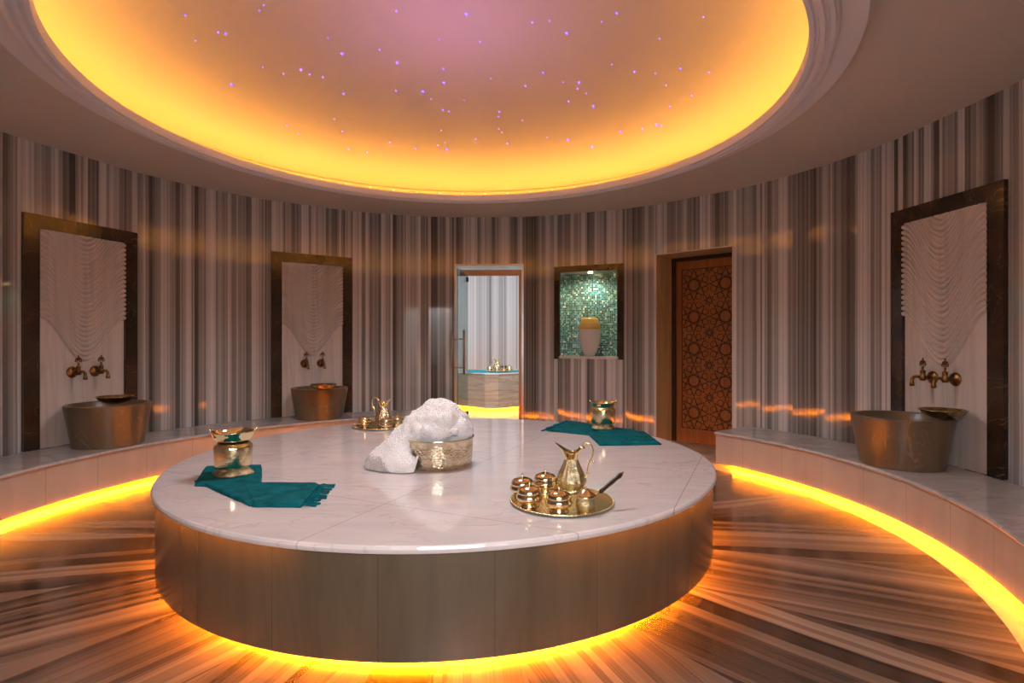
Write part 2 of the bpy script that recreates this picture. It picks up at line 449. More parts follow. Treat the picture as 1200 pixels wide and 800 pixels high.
prof = [(2.66, 3.11), (2.66, 3.22)]+[(max(2.66*math.cos(i/24*PI/2), 1e-4), 3.22+.62*math.sin(i/24*PI/2)) for i in range(1, 25)]
ring(mb, prof, 120); mb.build('ceiling_dome', M['dome'], kind='structure')
mb = MB(); ring(mb, [(2.404, 3.112), (2.404, 3.124), (2.425, 3.124), (2.425, 3.112)], 120, True)
tag(mb.build('cove_light_strip', M['led_cove']), 'amber light strip hidden in the cove around the domed ceiling', 'light strip')
# fibre stars
def domeh(R): return 3.22+.62*math.sqrt(max(0, 1-(R/2.66)**2))
sme = MB(); sme.ball((0, 0, 0), .0056, 8)
star0 = None
for i in range(150):
    R = 2.35*math.sqrt(random.random()); a = random.uniform(-180, 180)
    p = pt(a, R, domeh(R)-.006); s = random.choice((.6, .6, .8, .8, 1.0, 1.5))
    if star0 is None: o = star0 = sme.build('star_light', M['star'])
    else: o = star0.copy(); col.objects.link(o)
    o.location = p; o.scale = (s, s, s)
    tag(o, 'tiny violet fibre star light set in the glowing dome', 'light', 'star lights scattered over the dome')

# ------------------------------------------------------------------ benches
def arc_solid(mb, a0, a1, prof, n, uvstep=8.0, zoff=0):
    """closed profile (R,h) swept along azimuth, capped"""
    rows = [[pt(a0+(a1-a0)*i/n, R, h) for R, h in prof+[prof[0]]] for i in range(n+1)]
    uvs = [[((a0+(a1-a0)*i/n)/uvstep, h*3) for R, h in prof+[prof[0]]] for i in range(n+1)]
    mb.grid(rows, False, False, uvs)
    mb.face(rows[0][:-1][::-1]); mb.face(rows[-1][:-1])
def bench(a0, a1, label):
    b = thing('marble_bench', label, 'bench', pt((a0+a1)/2, 3.7, 0), 0, None)
    L = Vector(b.location)
    def part(name, prof, mat, aa=a0, bb=a1):
        m = MB(); arc_solid(m, aa, bb, prof, max(4, int(abs(bb-aa)/1.5)))
        m.v = [tuple(Vector(v)-L) for v in m.v]
        return m.build(name, mat, b)
    part('seat_slab', [(RB-.022, HB-.028), (RB-.027, HB-.015), (RB-.022, HB-.002), (RB+.002, HB), (4.0, HB), (4.0, HB-.03), (RB, HB-.03)], M['benchtop'])
    part('riser', [(RB, .05), (RB, HB-.03), (RB+.03, HB-.03), (RB+.03, .05)], M['riser'])
    s = 1 if a1 > a0 else -1
    # end panel
    for ae in (a0, a1):
        sg = 1 if ae == a0 else -1
        m = MB(); ww = sg*s*.45
        P = [pt(ae, RB+.03, .05), pt(ae+ww, RB+.03, .05), pt(ae+ww, 3.99, .05), pt(ae, 3.99, .05)]
        Q = [(p[0], p[1], (HB-.03)*K) for p in P]
        m.hexa(P+Q); m.v = [tuple(Vector(v)-L) for v in m.v]; m.build('end_panel', M['riser'], b)
    part('plinth', [(RB+.22, 0), (RB+.22, HB-.05), (RB+.25, HB-.05), (RB+.25, 0)], M['plinth'], a0+1.3*s, a1-1.3*s)
    part('light_strip', [(RB+.20, .048), (RB+.20, .068), (RB+.204, .068), (RB+.204, .048)], M['led_bench'], a0+1.2*s, a1-1.2*s)
bench(-150, -7.0, 'long curved marble bench along the left wall with two stone basins on it')
bench(54.3, 150, 'curved marble bench along the right wall with one stone basin on it')

# ------------------------------------------------------------------ central table
tb = thing('round_marble_platform', 'large round white marble platform glowing amber underneath in room centre', 'platform', (CX*K, CY*K, 0))
def tlathe(name, prof, mat, seg=144, uv=True, cap=True, sm=True):
    m = MB(); rows = [[(R*K*math.sin(2*PI*j/seg), R*K*math.cos(2*PI*j/seg), h*K) for j in range(seg+1)] for R, h in prof]
    uvs = [[(j/seg*24+.32, h) for j in range(seg+1)] for R, h in prof]
    m.grid(rows, False, sm, uvs)
    if cap:
        m.face(rows[-1][:-1][::-1])
    o = m.build(name, mat, tb); autosmooth(o, 30); return o
tlathe('top_slab', [(RT-.03, HT-.034), (RT-.004, HT-.034), (RT, HT-.028), (RT+.002, HT-.014), (RT-.003, HT-.004), (RT-.010, HT)], M['table'])
tlathe('side_cladding', [(RT-.24, .08), (RT-.05, .08), (RT-.05, .06), (RT-.02, .06), (RT-.02, HT-.034)], M['drum'], cap=False)
tlathe('plinth', [(RT-.24, 0), (RT-.24, .2)], M['plinth'], cap=False)
tlathe('light_strip', [(RT-.22, .055), (RT-.224, .055), (RT-.224, .078), (RT-.22, .078), (RT-.22, .055)], M['led_table'], cap=False)

# ------------------------------------------------------------------ fountain surrounds
def surround():
    T = RW*math.sin(rad(7.5)); H0, H1 = HB, 2.565; w = .13; dp = .035
    r = thing('fountain_surround', '', 'wall panel')
    # local: x tangential, y outward to wall (0 = wall plane), z up ; metres
    def m3(t, y, h): return (t*K, y*K, h*K)
    f = MB()
    for sx in (-1, 1):
        xo, xi = sx*T, sx*(T-w)
        f.hexa([m3(xo, -dp, H0), m3(xi, -dp, H0), m3(xi, 0, H0), m3(xo, 0, H0), m3(xo, -dp, H1), m3(xi, -dp, H1-w), m3(xi, 0, H1-w), m3(xo, 0, H1)])
    f.hexa([m3(-T+w, -dp, H1-w), m3(T-w, -dp, H1-w), m3(T-w, 0, H1-w), m3(-T+w, 0, H1-w), m3(-T, -dp, H1), m3(T, -dp, H1), m3(T, 0, H1), m3(-T, 0, H1)])
    f.build('stone_frame', M['brown'], r)
    p = MB(); W = T-w; nx, nz = 150, 820; rows = []
    A, sp = .42, .048; zs = 1.615
    for i in range(nz+1):
        h = H0+(H1-w-H0)*i/nz; row = []
        for j in range(nx+1):
            t = -W+2*W*j/nx
            c = (.5+.5*math.cos(PI*t/W))
            base = zs-A*c
            q = (h-base)/sp
            y = -.004
            if q > 0:
                fr = q % 1.0
                y -= .036*(1-abs(2*fr-1)**3)
            row.append(m3(t, y, h))
        rows.append(row)
    p.grid(rows, False, True); p.build('relief_panel', M['panel'], r)
    return r
def put(root, key, r=None): pass
s0 = surround()
labs = {'f1': 'brown framed wave relief marble panel at far left, nearest on left wall',
        'f2': 'brown framed wave relief marble panel on left wall, closest to the glass door',
        'f3': 'brown framed wave relief marble panel on the right wall'}
for i, k in enumerate(('f1', 'f2', 'f3')):
    az = mid(k); D = chordD(k)
    L = loc(az, D, 0, 0, 0); L = (L[0], L[1], 0)
    if i == 0: s0.location = L; s0.rotation_euler = (0, 0, -rad(az)); s0['label'] = labs[k]; s0['group'] = 'fountain wall panels'
    else: dup(s0, L, -rad(az), labs[k])

# ------------------------------------------------------------------ stone basins, bowls, taps
def make_basin():
    r = thing('stone_basin', '', 'basin'); m = MB()
    R0, R1, H = .252, .308, .345
    m.lathe([(R0-.004, 0), (R0, .004), (R1, H-.006), (R1-.004, H), (R1-.03, H), (R1-.035, H-.006), (R1-.06, H-.12), (R1-.14, H-.2), (.03, H-.215), (.0001, H-.216)], 64)
    o = m.build('tub', M['basin'], r); autosmooth(o, 30)
    d = MB(); d.lathe([(.0001, 0), (.022, 0), (.022, .004), (.0001, .004)], 16, (0, 0, H-.215)); d.build('drain', M['oldbrass'], r)
    return r
def make_bowl(name='brass_bowl', R=.135):
    r = thing(name, '', 'bowl'); m = MB(); k = R/.135
    m.lathe([(.0001, .003), (.05*k, .003), (.05*k, 0), (.055*k, 0), (.085*k, .012), (.117*k, .032), (.128*k, .052), (.135*k, .056), (.132*k, .06), (.122*k, .056), (.11*k, .034), (.08*k, .016), (.0001, .010)], 48, cap0=False, cap1=False)
    m.build('dish', M['bowlbrass'], r)
    n = MB(); n.tube([(.134*k*math.cos(a), .134*k*math.sin(a), .058) for a in [i*2*PI/48 for i in range(49)]], .004, 8, False)
    n.build('rolled_rim', M['bowlbrass'], r); return r
def make_tap():
    r = thing('brass_tap', '', 'tap')   # local -y points into the room
    m = MB(); rows = []
    for R, y in ((.001, -.022), (.012, -.022), (.018, -.016), (.03, -.014), (.034, -.010), (.046, -.006), (.048, 0)):
        rows.append([(R*math.cos(2*PI*j/24), y, R*math.sin(2*PI*j/24)) for j in range(24)])
    m.grid(rows, True, True); m.build('wall_rosette', M['oldbrass'], r)
    b = MB(); b.tube([(0, 0, 0), (0, -.03, 0), (0, -.05, 0), (0, -.06, 0), (0, -.09, 0), (0, -.105, 0)], [.011, .010, .014, .017, .017, .012], 14)
    b.lathe([(.017, -.022), (.021, -.012), (.021, .012), (.016, .022), (.015, .034), (.018, .038), (.016, .052), (.010, .056), (.0001, .058)], 18, (0, -.078, 0))
    b.build('valve_body', M['oldbrass'], r)
    s = MB(); s.tube([(0, -.095, 0), (0, -.12, .008), (0, -.145, .006), (0, -.160, -.010), (0, -.163, -.03), (0, -.163, -.036), (0, -.163, -.060)], [.011, .011, .0115, .012, .012, .0155, .016], 14)
    s.build('spout', M['oldbrass'], r)
    h = MB(); c = (0, -.078, 0)
    h.tube([(0, -.078, .05), (0, -.078, .085)], [.007, .006], 10)
    h.ball((0, -.078, .072), .011, 10, sz=.6)
    for cx_, cz_ in ((-.016, .098), (.016, .098), (0, .116), (-.011, .112), (.011, .112)):
        h.tube([(cx_+.010*math.cos(a), -.078, cz_+.010*math.sin(a)) for a in [i*2*PI/14 for i in range(15)]], .0038, 6, False)
    h.ball((0, -.078, .136), .007, 8, sz=1.3)
    h.build('openwork_handle', M['oldbrass'], r); return r
b0, w0, t0 = make_basin(), make_bowl(), make_tap()
bas = {'f1': 'brown marble basin on the left bench, nearest the left edge', 'f2': 'brown marble basin on the left bench beside the back tray', 'f3': 'brown marble basin standing on the right bench'}
bow = {'f1': 'shallow brass bowl resting on the rim of the leftmost basin', 'f2': 'shallow brass bowl resting on the rim of the basin furthest back', 'f3': 'shallow brass bowl overhanging the rim of the right bench basin'}
baz = {'f1': -70.8, 'f2': -33.9, 'f3': 84.9}
bowpx = {'f1': (135, 472.5), 'f2': (379, 456.5), 'f3': (1105, 490)}
tl = {'f1': 'leftmost panel', 'f2': 'panel nearest the glass door', 'f3': 'right wall panel'}
for i, k in enumerate(('f1', 'f2', 'f3')):
    L = pt(baz[k], 3.645, HB+.0005)
    if i == 0: b = b0; b.location = L; b['label'] = bas[k]; b['group'] = 'stone basins on the benches'; b.rotation_euler = (0, 0, .5)
    else: b = dup(b0, L, i*1.7, bas[k])
    hb = HB+.345/K+.0045
    x, y, z = at(*bowpx[k], hb)
    # bowl: rests on basin rim, shifted towards its right-hand side
    if i == 0: w = w0; w.location = (x, y, z); w['label'] = bow[k]; w['group'] = 'brass bowls on basin rims'
    else: w = dup(w0, (x, y, z), i, bow[k])
    az = mid(k); D = chordD(k)
    for j, s in enumerate((-1, 1)):
        P = loc(az, D, s*.107, -.006, 1.092)
        left = j == 0
        lab = ('left' if left else 'right')+' aged brass tap above the basin, on the '+tl[k]
        if i == 0 and j == 0: t = t0; t.location = P; t.rotation_euler = (0, 0, -rad(az)); t['label'] = lab; t['group'] = 'brass taps over the basins'
        else: t = dup(t0, P, -rad(az), lab)

# ------------------------------------------------------------------ niche with vase
az, D, T = mid('n'), chordD('n'), chordT('n')
def fr_obj(name, label, cat, az, D):
    L = loc(az, D, 0, 0, 0); return thing(name, label, cat, L, -rad(az))
def m3(t, y, h): return (t*K, y*K, h*K)
nf = fr_obj('wall_niche', 'teal mosaic wall niche with dark brown stone frame between the two doors', 'niche', az, D)
f = MB(); w = .085; H0, H1 = 1.135, 2.475; dp = .02
TT = T+.002
for sx in (-1, 1):
    xo, xi = sx*TT, sx*(TT-w)
    f.hexa([m3(xo, -dp, H0), m3(xi, -dp, H0), m3(xi, .02, H0), m3(xo, .02, H0), m3(xo, -dp, H1), m3(xi, -dp, H1-w), m3(xi, .02, H1-w), m3(xo, .02, H1)])
f.hexa([m3(-TT+w, -dp, H1-w), m3(TT-w, -dp, H1-w), m3(TT-w, .02, H1-w), m3(-TT+w, .02, H1-w), m3(-TT, -dp, H1), m3(TT, -dp, H1), m3(TT, .02, H1), m3(-TT, .02, H1)])
f.build('stone_frame', M['brown'], nf)
f = MB(); i_ = T-w+.02
nn = 24; arcp = []
for j in range(nn+1):
    a = PI*j/nn; arcp.append((-i_*math.cos(a), .03+.27*math.sin(a)**.7))
rows = [[m3(-i_, 0.0, h)]+[m3(t, y, h) for t, y in arcp]+[m3(i_, 0.0, h)] for h in (1.17, 2.392)]
L_ = [0]
for p, q in zip(rows[0], rows[0][1:]): L_.append(L_[-1]+(Vector(q)-Vector(p)).length)
f.grid(rows, False, True, [[(l+3, 1.17*K) for l in L_], [(l+3, 2.392*K) for l in L_]])
f.build('mosaic_lining', M['mosaic'], nf)
f = MB(); f.face([m3(-i_, 0, 2.39)]+[m3(t, y, 2.39) for t, y in arcp]+[m3(i_, 0, 2.39)]); f.build('soffit', M['ceramic'], nf)
f = MB()
top = [m3(-i_-.0, -.02, 1.175)]+[m3(t, y, 1.175) for t, y in arcp]+[m3(i_+.0, -.02, 1.175)]
f.face(top[::-1]); bot = [(p[0], p[1], p[2]-.03) for p in top]; f.face(bot)
f.face([bot[0], top[0], top[-1], bot[-1]])
f.build('shelf', M['panel'], nf)
f = MB(); f.lathe([(.0001, 0), (.03, 0), (.03, -.008), (.0001, -.008)], 20, (0, .13*K, 2.388*K)); f.build('spot_light', M['spot'], nf)
# vase
p = loc(az, D, -.005, .11, 1.176)
v = thing('ceramic_vase', 'tall white ceramic vase with a yellow banded top in the mosaic niche', 'vase', p)
def scl(pr, s): return [(a*s, b*s) for a, b in pr]
vp = [(.0001, 0), (.055, 0), (.062, .006), (.085, .07), (.112, .17), (.128, .27), (.131, .33), (.1295, .37)]
m = MB(); vp = [(.0001, 0), (.058, 0), (.066, .006), (.095, .07), (.124, .16), (.138, .25), (.141, .31), (.139, .345)]; m.lathe(vp, 48, cap0=False, cap1=False); m.build('body', M['ceramic'], v)
m = MB(); m.lathe([(.139, .345), (.135, .37), (.120, .43), (.102, .478), (.092, .495), (.084, .497), (.082, .485), (.095, .45), (.0001, .40)], 48, cap0=False, cap1=False); m.build('banded_neck', M['goldglaze'], v)
# shrink to survey height
v.scale = (1, 1, .97)

# ------------------------------------------------------------------ wooden door and recess
az, D, T = mid('d'), chordD('d'), chordT('d')
DR = .50; HD = 2.545
mb = MB()
for a_, b_ in (((-T, 0), (-T, DR)), ((T, DR), (T, 0))):
    mb.face([loc(az, D, *a_, 0), loc(az, D, *b_, 0), loc(az, D, *b_, HD), loc(az, D, *a_, HD)])
mb.face([loc(az, D, -T, 0, HD), loc(az, D, -T, DR, HD), loc(az, D, T, DR, HD), loc(az, D, T, 0, HD)])
mb.build('trim_3', M['jamb'], kind='structure')
mb = MB(); mb.face([loc(az, D, -T, -.12, .0015), loc(az, D, T, -.12, .0015), loc(az, D, T, DR, .0015), loc(az, D, -T, DR, .0015)])
mb.build('floor_threshold', marble('threshold marble', (.42, .34, .25), (.3, .2, .1), .3), kind='structure')
mb = MB()      # pale edge bead round the opening
e = .014
for q in ([(-T-e, 0), (-T+.004, HD+e)], [(T-.004, 0), (T+e, HD+e)], [(-T-e, HD), (T+e, HD+e)]):
    (x0, h0), (x1, h1) = q
    mb.hexa([loc(az, D, x0, -.012, h0), loc(az, D, x1, -.012, h0), loc(az, D, x1, .01, h0), loc(az, D, x0, .01, h0), loc(az, D, x0, -.012, h1), loc(az, D, x1, -.012, h1), loc(az, D, x1, .01, h1), loc(az, D, x0, .01, h1)])
mb.build('trim_4', M['panel'], kind='structure')
d = bpy.data.objects.new('door_1', None); col.objects.link(d); d.location = loc(az, D, 0, 0, 0); d.rotation_euler = (0, 0, -rad(az)); d['kind'] = 'structure'
m = MB(); w = .055
for sx in (-1, 1):
    m.box(((sx*(T-w/2))*K, (DR-.03)*K, HD/2*K), (w*K, .08*K, HD*K))
m.box((0, (DR-.03)*K, (HD-w/2)*K), (2*T*K-2*w*K, .08*K, w*K)); m.build('door_frame', M['doorframe'], d)
W = T-w; m = MB(); m.box((0, (DR-.02)*K, (HD-w)/2*K+.004), (2*W*K-.006, .05*K, (HD-w)*K-.008)); leaf = m.build('door_leaf', M['wood'], d)
# carved star lattice
m = MB(); yl = (DR-.046)*K-.0015; lw = .0075
X0, X1, Z0, Z1 = -(W-.09)*K, (W-.05)*K, .20*K, (HD-w-.115)*K
def clip(p, q):
    x0, z0 = p; x1, z1 = q; dx, dz = x1-x0, z1-z0; a, b = 0, 1
    for P_, Q_ in ((-dx, x0-X0), (dx, X1-x0), (-dz, z0-Z0), (dz, Z1-z0)):
        if abs(P_) < 1e-9:
            if Q_ < 0: return None
        else:
            r_ = Q_/P_
            if P_ < 0: a = max(a, r_)
            else: b = min(b, r_)
    if a >= b: return None
    return (x0+a*dx, z0+a*dz), (x0+b*dx, z0+b*dz)
def seg(p, q, w=lw):
    c = clip(p, q)
    if not c: return
    (x0, z0), (x1, z1) = c; L = math.hypot(x1-x0, z1-z0)
    if L < .002: return
    nx, nz = -(z1-z0)/L*w/2, (x1-x0)/L*w/2
    A = [(x0+nx, z0+nz), (x1+nx, z1+nz), (x1-nx, z1-nz), (x0-nx, z0-nz)]
    m.hexa([(x, yl+.006, z) for x, z in A]+[(x, yl, z) for x, z in A])
a_ = (X1-X0)/2.0; a_ = (Z1-Z0)/5
nC = 3
for i in range(-2, 4):
    for j in range(-1, 8):
        cx_ = X0+(X1-X0)/2+(i-.5)*a_*1.0; cz_ = Z0+(j+.5)*a_
        R = a_*.5; r2 = R/math.cos(PI/8)
        # rosette octagon and ring of stars
        oc = [(cx_+R*.36*math.cos(PI/8+k*PI/4), cz_+R*.36*math.sin(PI/8+k*PI/4)) for k in range(8)]
        for k in range(8): seg(oc[k], oc[(k+1) % 8])
        st_ = [(cx_+R*.98*math.cos(k*PI/4), cz_+R*.98*math.sin(k*PI/4)) for k in range(8)]
        for k in range(8): seg(st_[k], st_[(k+3) % 8])
        for k in range(8):
            a2 = PI/8+k*PI/4
            hx, hz = cx_+R*.80*math.cos(a2), cz_+R*.80*math.sin(a2)
            hs = [(hx+R*.20*math.cos(a2+q*PI/3), hz+R*.20*math.sin(a2+q*PI/3)) for q in range(6)]
            for q in range(6): seg(hs[q], hs[(q+1) % 6], lw*.8)
        # corner cell
        qx, qz = cx_+R, cz_+R
        dd = [(qx+R*.34*math.cos(k*PI/4), qz+R*.34*math.sin(k*PI/4)) for k in range(8)]
        for k in range(8): seg(dd[k], dd[(k+3) % 8], lw*.8)
for p_, q_ in (((X0, Z0), (X1, Z0)), ((X0, Z1), (X1, Z1)), ((X0, Z0), (X0, Z1)), ((X1, Z0), (X1, Z1))): seg(p_, q_, .008)
m.build('star_lattice', M['groove'], leaf)

# ------------------------------------------------------------------ glass door
az, D, T = mid('g'), chordD('g'), chordT('g')
gd = bpy.data.objects.new('door_2', None); col.objects.link(gd); gd.location = loc(az, D, 0, 0, 0); gd.rotation_euler = (0, 0, -rad(az)); gd['kind'] = 'structure'
HG = 2.535
m = MB(); w = .03
for sx in (-1, 1): m.box((sx*(T-w/2)*K, .03*K, HG/2*K), (w*K, .1*K, HG*K))
m.box((0, .03*K, (HG-w/2)*K), (2*T*K-2*w*K, .1*K, w*K)); m.build('outer_frame', M['chrome'], gd)
m = MB(); m.box((0.03*K, .14*K, 2.42*K), ((2*T-.08)*K, .06*K, .085*K)); m.box(((T-.05)*K, .14*K, 1.2*K), (.05*K, .06*K, 2.4*K))
m.build('inner_beam', M['steel'], gd)
m = MB(); m.box((.0*K, .13*K, 2.485*K), ((2*T-.08)*K, .012, .05*K)); m.build('transom_pane', M['glass'], gd)
# open leaf: from its pivot towards the room
P0 = Vector(at(548, 399.001, EYE-1e-9)) if False else None
pv = Vector(((548-600)/F*8.17*K, 8.17*K, 0)); fe = Vector(((536-600)/F*7.32*K, 7.32*K, 0))
lf = bpy.data.objects.new('glass_door_leaf', None); col.objects.link(lf)
dv = (fe-pv); Lf = dv.length; lf.location = pv; lf.rotation_euler = (0, 0, math.atan2(dv.y, dv.x))
tag(lf, 'open clear glass door seen edge on at the far doorway, steel pull handles', 'door')
m = MB(); m.box((Lf/2, 0, 1.195*K), (Lf-.004, .010, 2.35*K)); m.build('glass_pane', M['glass'], lf)
m = MB(); m.box((Lf+.001, 0, 1.195*K), (.005, .011, 2.35*K)); m.build('pane_edge', simple('green glass edge', (.10, .16, .13), .15), lf)
for sy in (-1, 1):
    m = MB(); xh = Lf-.07
    m.tube([(xh, sy*.066, .952*K), (xh, sy*.066, 1.54*K)], .0135, 14)
    for h in (1.04, 1.42): m.tube([(xh, sy*.0055, h*K), (xh, sy*.066, h*K)], .008, 10)
    m.build('pull_handle', M['steel'], lf)
for x_, h in ((.03, .33), (.03, 2.3), (Lf-.05, .40)):
    m = MB(); m.box((x_, 0, h*K), (.05, .03, .06)); m.build('pivot_clamp', M['darkmetal'], lf)

# ------------------------------------------------------------------ steam room beyond the glass door
cx0 = -.32
def box_room():
    X0, X1, Y0, Y1, H = -2.3, 1.9, 8.26, 13.4, 3.1
    def P(x, y, h): return (x*K, y*K, h*K)
    sides = [('wall_steam_left', (X0, Y0), (X0, Y1)), ('wall_steam_back', (X0, Y1), (X1, Y1)), ('wall_steam_right', (X1, Y1), (X1, Y0))]
    for nme, a, b in sides:
        m = MB(); L = math.hypot(b[0]-a[0], b[1]-a[1]); n = max(1, round(L/.6)); 
        for i in range(n):
            o = random.uniform(0, 50); p = [a[q]+(b[q]-a[q])*i/n for q in (0, 1)]; r = [a[q]+(b[q]-a[q])*(i+1)/n for q in (0, 1)]
            m.face([P(*p, 0), P(*r, 0), P(*r, H), P(*p, H)], [(o, 0), (o+L/n*K, 0), (o+L/n*K, 2), (o, 2)])
        m.build(nme, M['wall2'], kind='structure')
    m = MB(); m.face([P(X0, Y0, H), P(X1, Y0, H), P(X1, Y1, H), P(X0, Y1, H)]); m.build('ceiling_steam', M['ceramic'], kind='structure')
    m = MB(); m.face([P(X0, 8.0, -.004), P(X1, 8.0, -.004), P(X1, Y1, -.004), P(X0, Y1, -.004)]); m.build('floor_steam', M['border'], kind='structure')
    # wall between, seen from behind
    m = MB()
    t = T
    A = loc(az, D, -T, .1, 0); B = loc(az, D, T, .1, 0)
    def rev(q, h): return (q[0], q[1], h*K)
    # reveals of the opening
    for t_ in (-T, T):
        m.face([loc(az, D, t_, .02, 0), loc(az, D, t_, .24, 0), loc(az, D, t_, .24, HG), loc(az, D, t_, .02, HG)])
    m.face([loc(az, D, -T, .02, HG), loc(az, D, T, .02, HG), loc(az, D, T, .24, HG), loc(az, D, -T, .24, HG)])
    m.build('trim_5', M['steelr'], kind='structure')
    m = MB(); Yf = 8.27
    ax, bx_ = A[0]/K-.02, B[0]/K+.02
    m.face([P(X0, Yf, 0), P(ax, Yf, 0), P(ax, Yf, H), P(X0, Yf, H)]); m.face([P(bx_, Yf, 0), P(X1, Yf, 0), P(X1, Yf, H), P(bx_, Yf, H)])
    m.face([P(ax, Yf, HG), P(bx_, Yf, HG), P(bx_, Yf, H), P(ax, Yf, H)]); m.build('wall_steam_front', M['wall2'], kind='structure')
box_room()
M['slab2'] = marble('tan block marble', (.46, .36, .27), (.22, .15, .10), .2, 1.2, .03, None, .2, (.5, .5, 7), .6)
HS = .76
def px2(px, z): return (px-600)/F*z
c0 = [(px2(568.5, 10.8), 10.8), (px2(584, 10.8), 10.8), (.33, 11.25), (.33, 12.3), (-1.25, 12.3), (-1.25, 11.5)]
st = thing('octagonal_marble_platform', 'many sided tan marble platform beyond the glass door, lit amber below', 'platform', (-.4*K, 11.5*K, 0))
def poly(name, pts, h0, h1, mat, grow=0):
    cxm = sum(p[0] for p in pts)/len(pts); cym = sum(p[1] for p in pts)/len(pts)
    Q = [((cxm+(p[0]-cxm)*(1+grow)+.4)*K, (cym+(p[1]-cym)*(1+grow)-11.5)*K) for p in pts]
    m = MB(); n = len(Q)
    m.face([(x, y, h1*K) for x, y in Q]); m.face([(x, y, h0*K) for x, y in Q][::-1])
    for i in range(n):
        a, b = Q[i], Q[(i+1) % n]; m.face([(*a, h0*K), (*b, h0*K), (*b, h1*K), (*a, h1*K)])
    return m.build(name, mat, st)
poly('side_cladding', c0, .07, HS-.02, M['slab2']); poly('top_slab', c0, HS-.02, HS, M['ceramic'], .02)
poly('plinth', c0, 0, .07, M['plinth'], -.14); poly('light_strip', c0, .062, .069, M['led_steam'], -.06)

# ------------------------------------------------------------------ tableware
def make_tray():
    r = thing('round_tray', '', 'tray'); m = MB()
    R = .238
    m.lathe([(.0001, .004), (R-.035, .004), (R-.03, .005), (R-.014, .011), (R-.004, .013), (R, .010), (R-.003, .006), (R-.018, .003), (R-.03, 0), (.0001, 0)], 72, cap0=False, cap1=False)
    m.build('tray_plate', M['tray'], r)
    b = MB()
    for i in range(72):
        a = 2*PI*i/72; b.ball(((R-.005)*math.cos(a), (R-.005)*math.sin(a), .0125), .0045, 6)
    b.build('beaded_rim', M['brass'], r); return r
def make_pitcher():
    r = thing('brass_pitcher', '', 'pitcher')     # spout towards -x, handle towards +x
    def fl(p, a):
        x, y, z = p; rr = math.hypot(x, y); 
        k = 1+.025*math.cos(14*a)*(1 if .01 < z < .16 else 0); return (x*k, y*k, z)
    m = MB()
    m.lathe([(.042, 0), (.046, .004), (.043, .010), (.040, .014), (.052, .022), (.066, .036), (.072, .052), (.070, .068), (.061, .092), (.050, .115), (.041, .135), (.035, .150), (.033, .160)], 84, fn=fl, cap1=False)
    m.build('body', M['engraved'], r)
    n = MB(); rows = []
    for i in range(15):
        q = i/14; row = []
        for j in range(56):
            a = 2*PI*j/56; c = math.cos(a)
            sp = max(0, -c)**2.2; bk = max(0, c)**3; side = 1-abs(c)
            rr = .0335+.012*q**1.6
            x = rr*math.cos(a)-sp*.036*q**1.7+bk*.012*q**1.5
            y = rr*math.sin(a)*(1-.15*q*sp)
            z = .158+.040*q+sp*.042*q**1.2+bk*.026*q**1.2-side*.006*q
            row.append((x, y, z))
        rows.append(row)
    for i in (13, 11, 8): rows.append([(p[0]*.97, p[1]*.96, p[2]-.001) for p in rows[i]])
    n.grid(rows, True, True); n.build('flared_spout', M['brass'], r)
    h = MB(); pts = [(.048, 0, .212), (.058, 0, .228), (.076, 0, .236), (.094, 0, .228), (.104, 0, .205), (.103, 0, .178), (.094, 0, .155), (.084, 0, .135), (.078, 0, .110), (.075, 0, .085), (.069, 0, .070)]
    P = []
    for i in range(len(pts)-1):
        for k in range(4):
            t = k/4; p0 = Vector(pts[max(i-1, 0)]); p1 = Vector(pts[i]); p2 = Vector(pts[i+1]); p3 = Vector(pts[min(i+2, len(pts)-1)])
            P.append(.5*((2*p1)+(p2-p0)*t+(2*p0-5*p1+4*p2-p3)*t*t+(3*p1-p0-3*p2+p3)*t**3))
    P.append(Vector(pts[-1]))
    h.tube(P, .0046, 10); h.ball((.050, 0, .214), .013, 12, 1.3, .8, .7)
    h.tube([(.104, 0, .150), (.094, 0, .156), (.084, 0, .148)], .004, 8); h.ball((.106, 0, .149), .006, 8); h.ball((.082, 0, .146), .006, 8); h.ball((.086, 0, .088), .005, 8)
    h.build('handle', M['brass'], r); return r
def make_pot():
    r = thing('lidded_bowl', '', 'bowl'); m = MB()
    m.lathe([(.040, 0), (.046, .003), (.040, .007), (.036, .011), (.050, .017), (.061, .028), (.0635, .038), (.060, .048), (.053, .056)], 48, cap1=False); m.build('bowl', M['copper'], r)
    l = MB(); l.lathe([(.056, .055), (.058, .058), (.057, .062), (.054, .072), (.047, .080), (.034, .086), (.018, .089), (.0001, .090)], 48, cap0=False); lo = l.build('lid', M['copper'], r)
    k = MB(); k.lathe([(.005, .088), (.003, .092), (.006, .097), (.006, .101), (.002, .105), (.0001, .110)], 14); k.build('finial', M['brass'], lo); return r
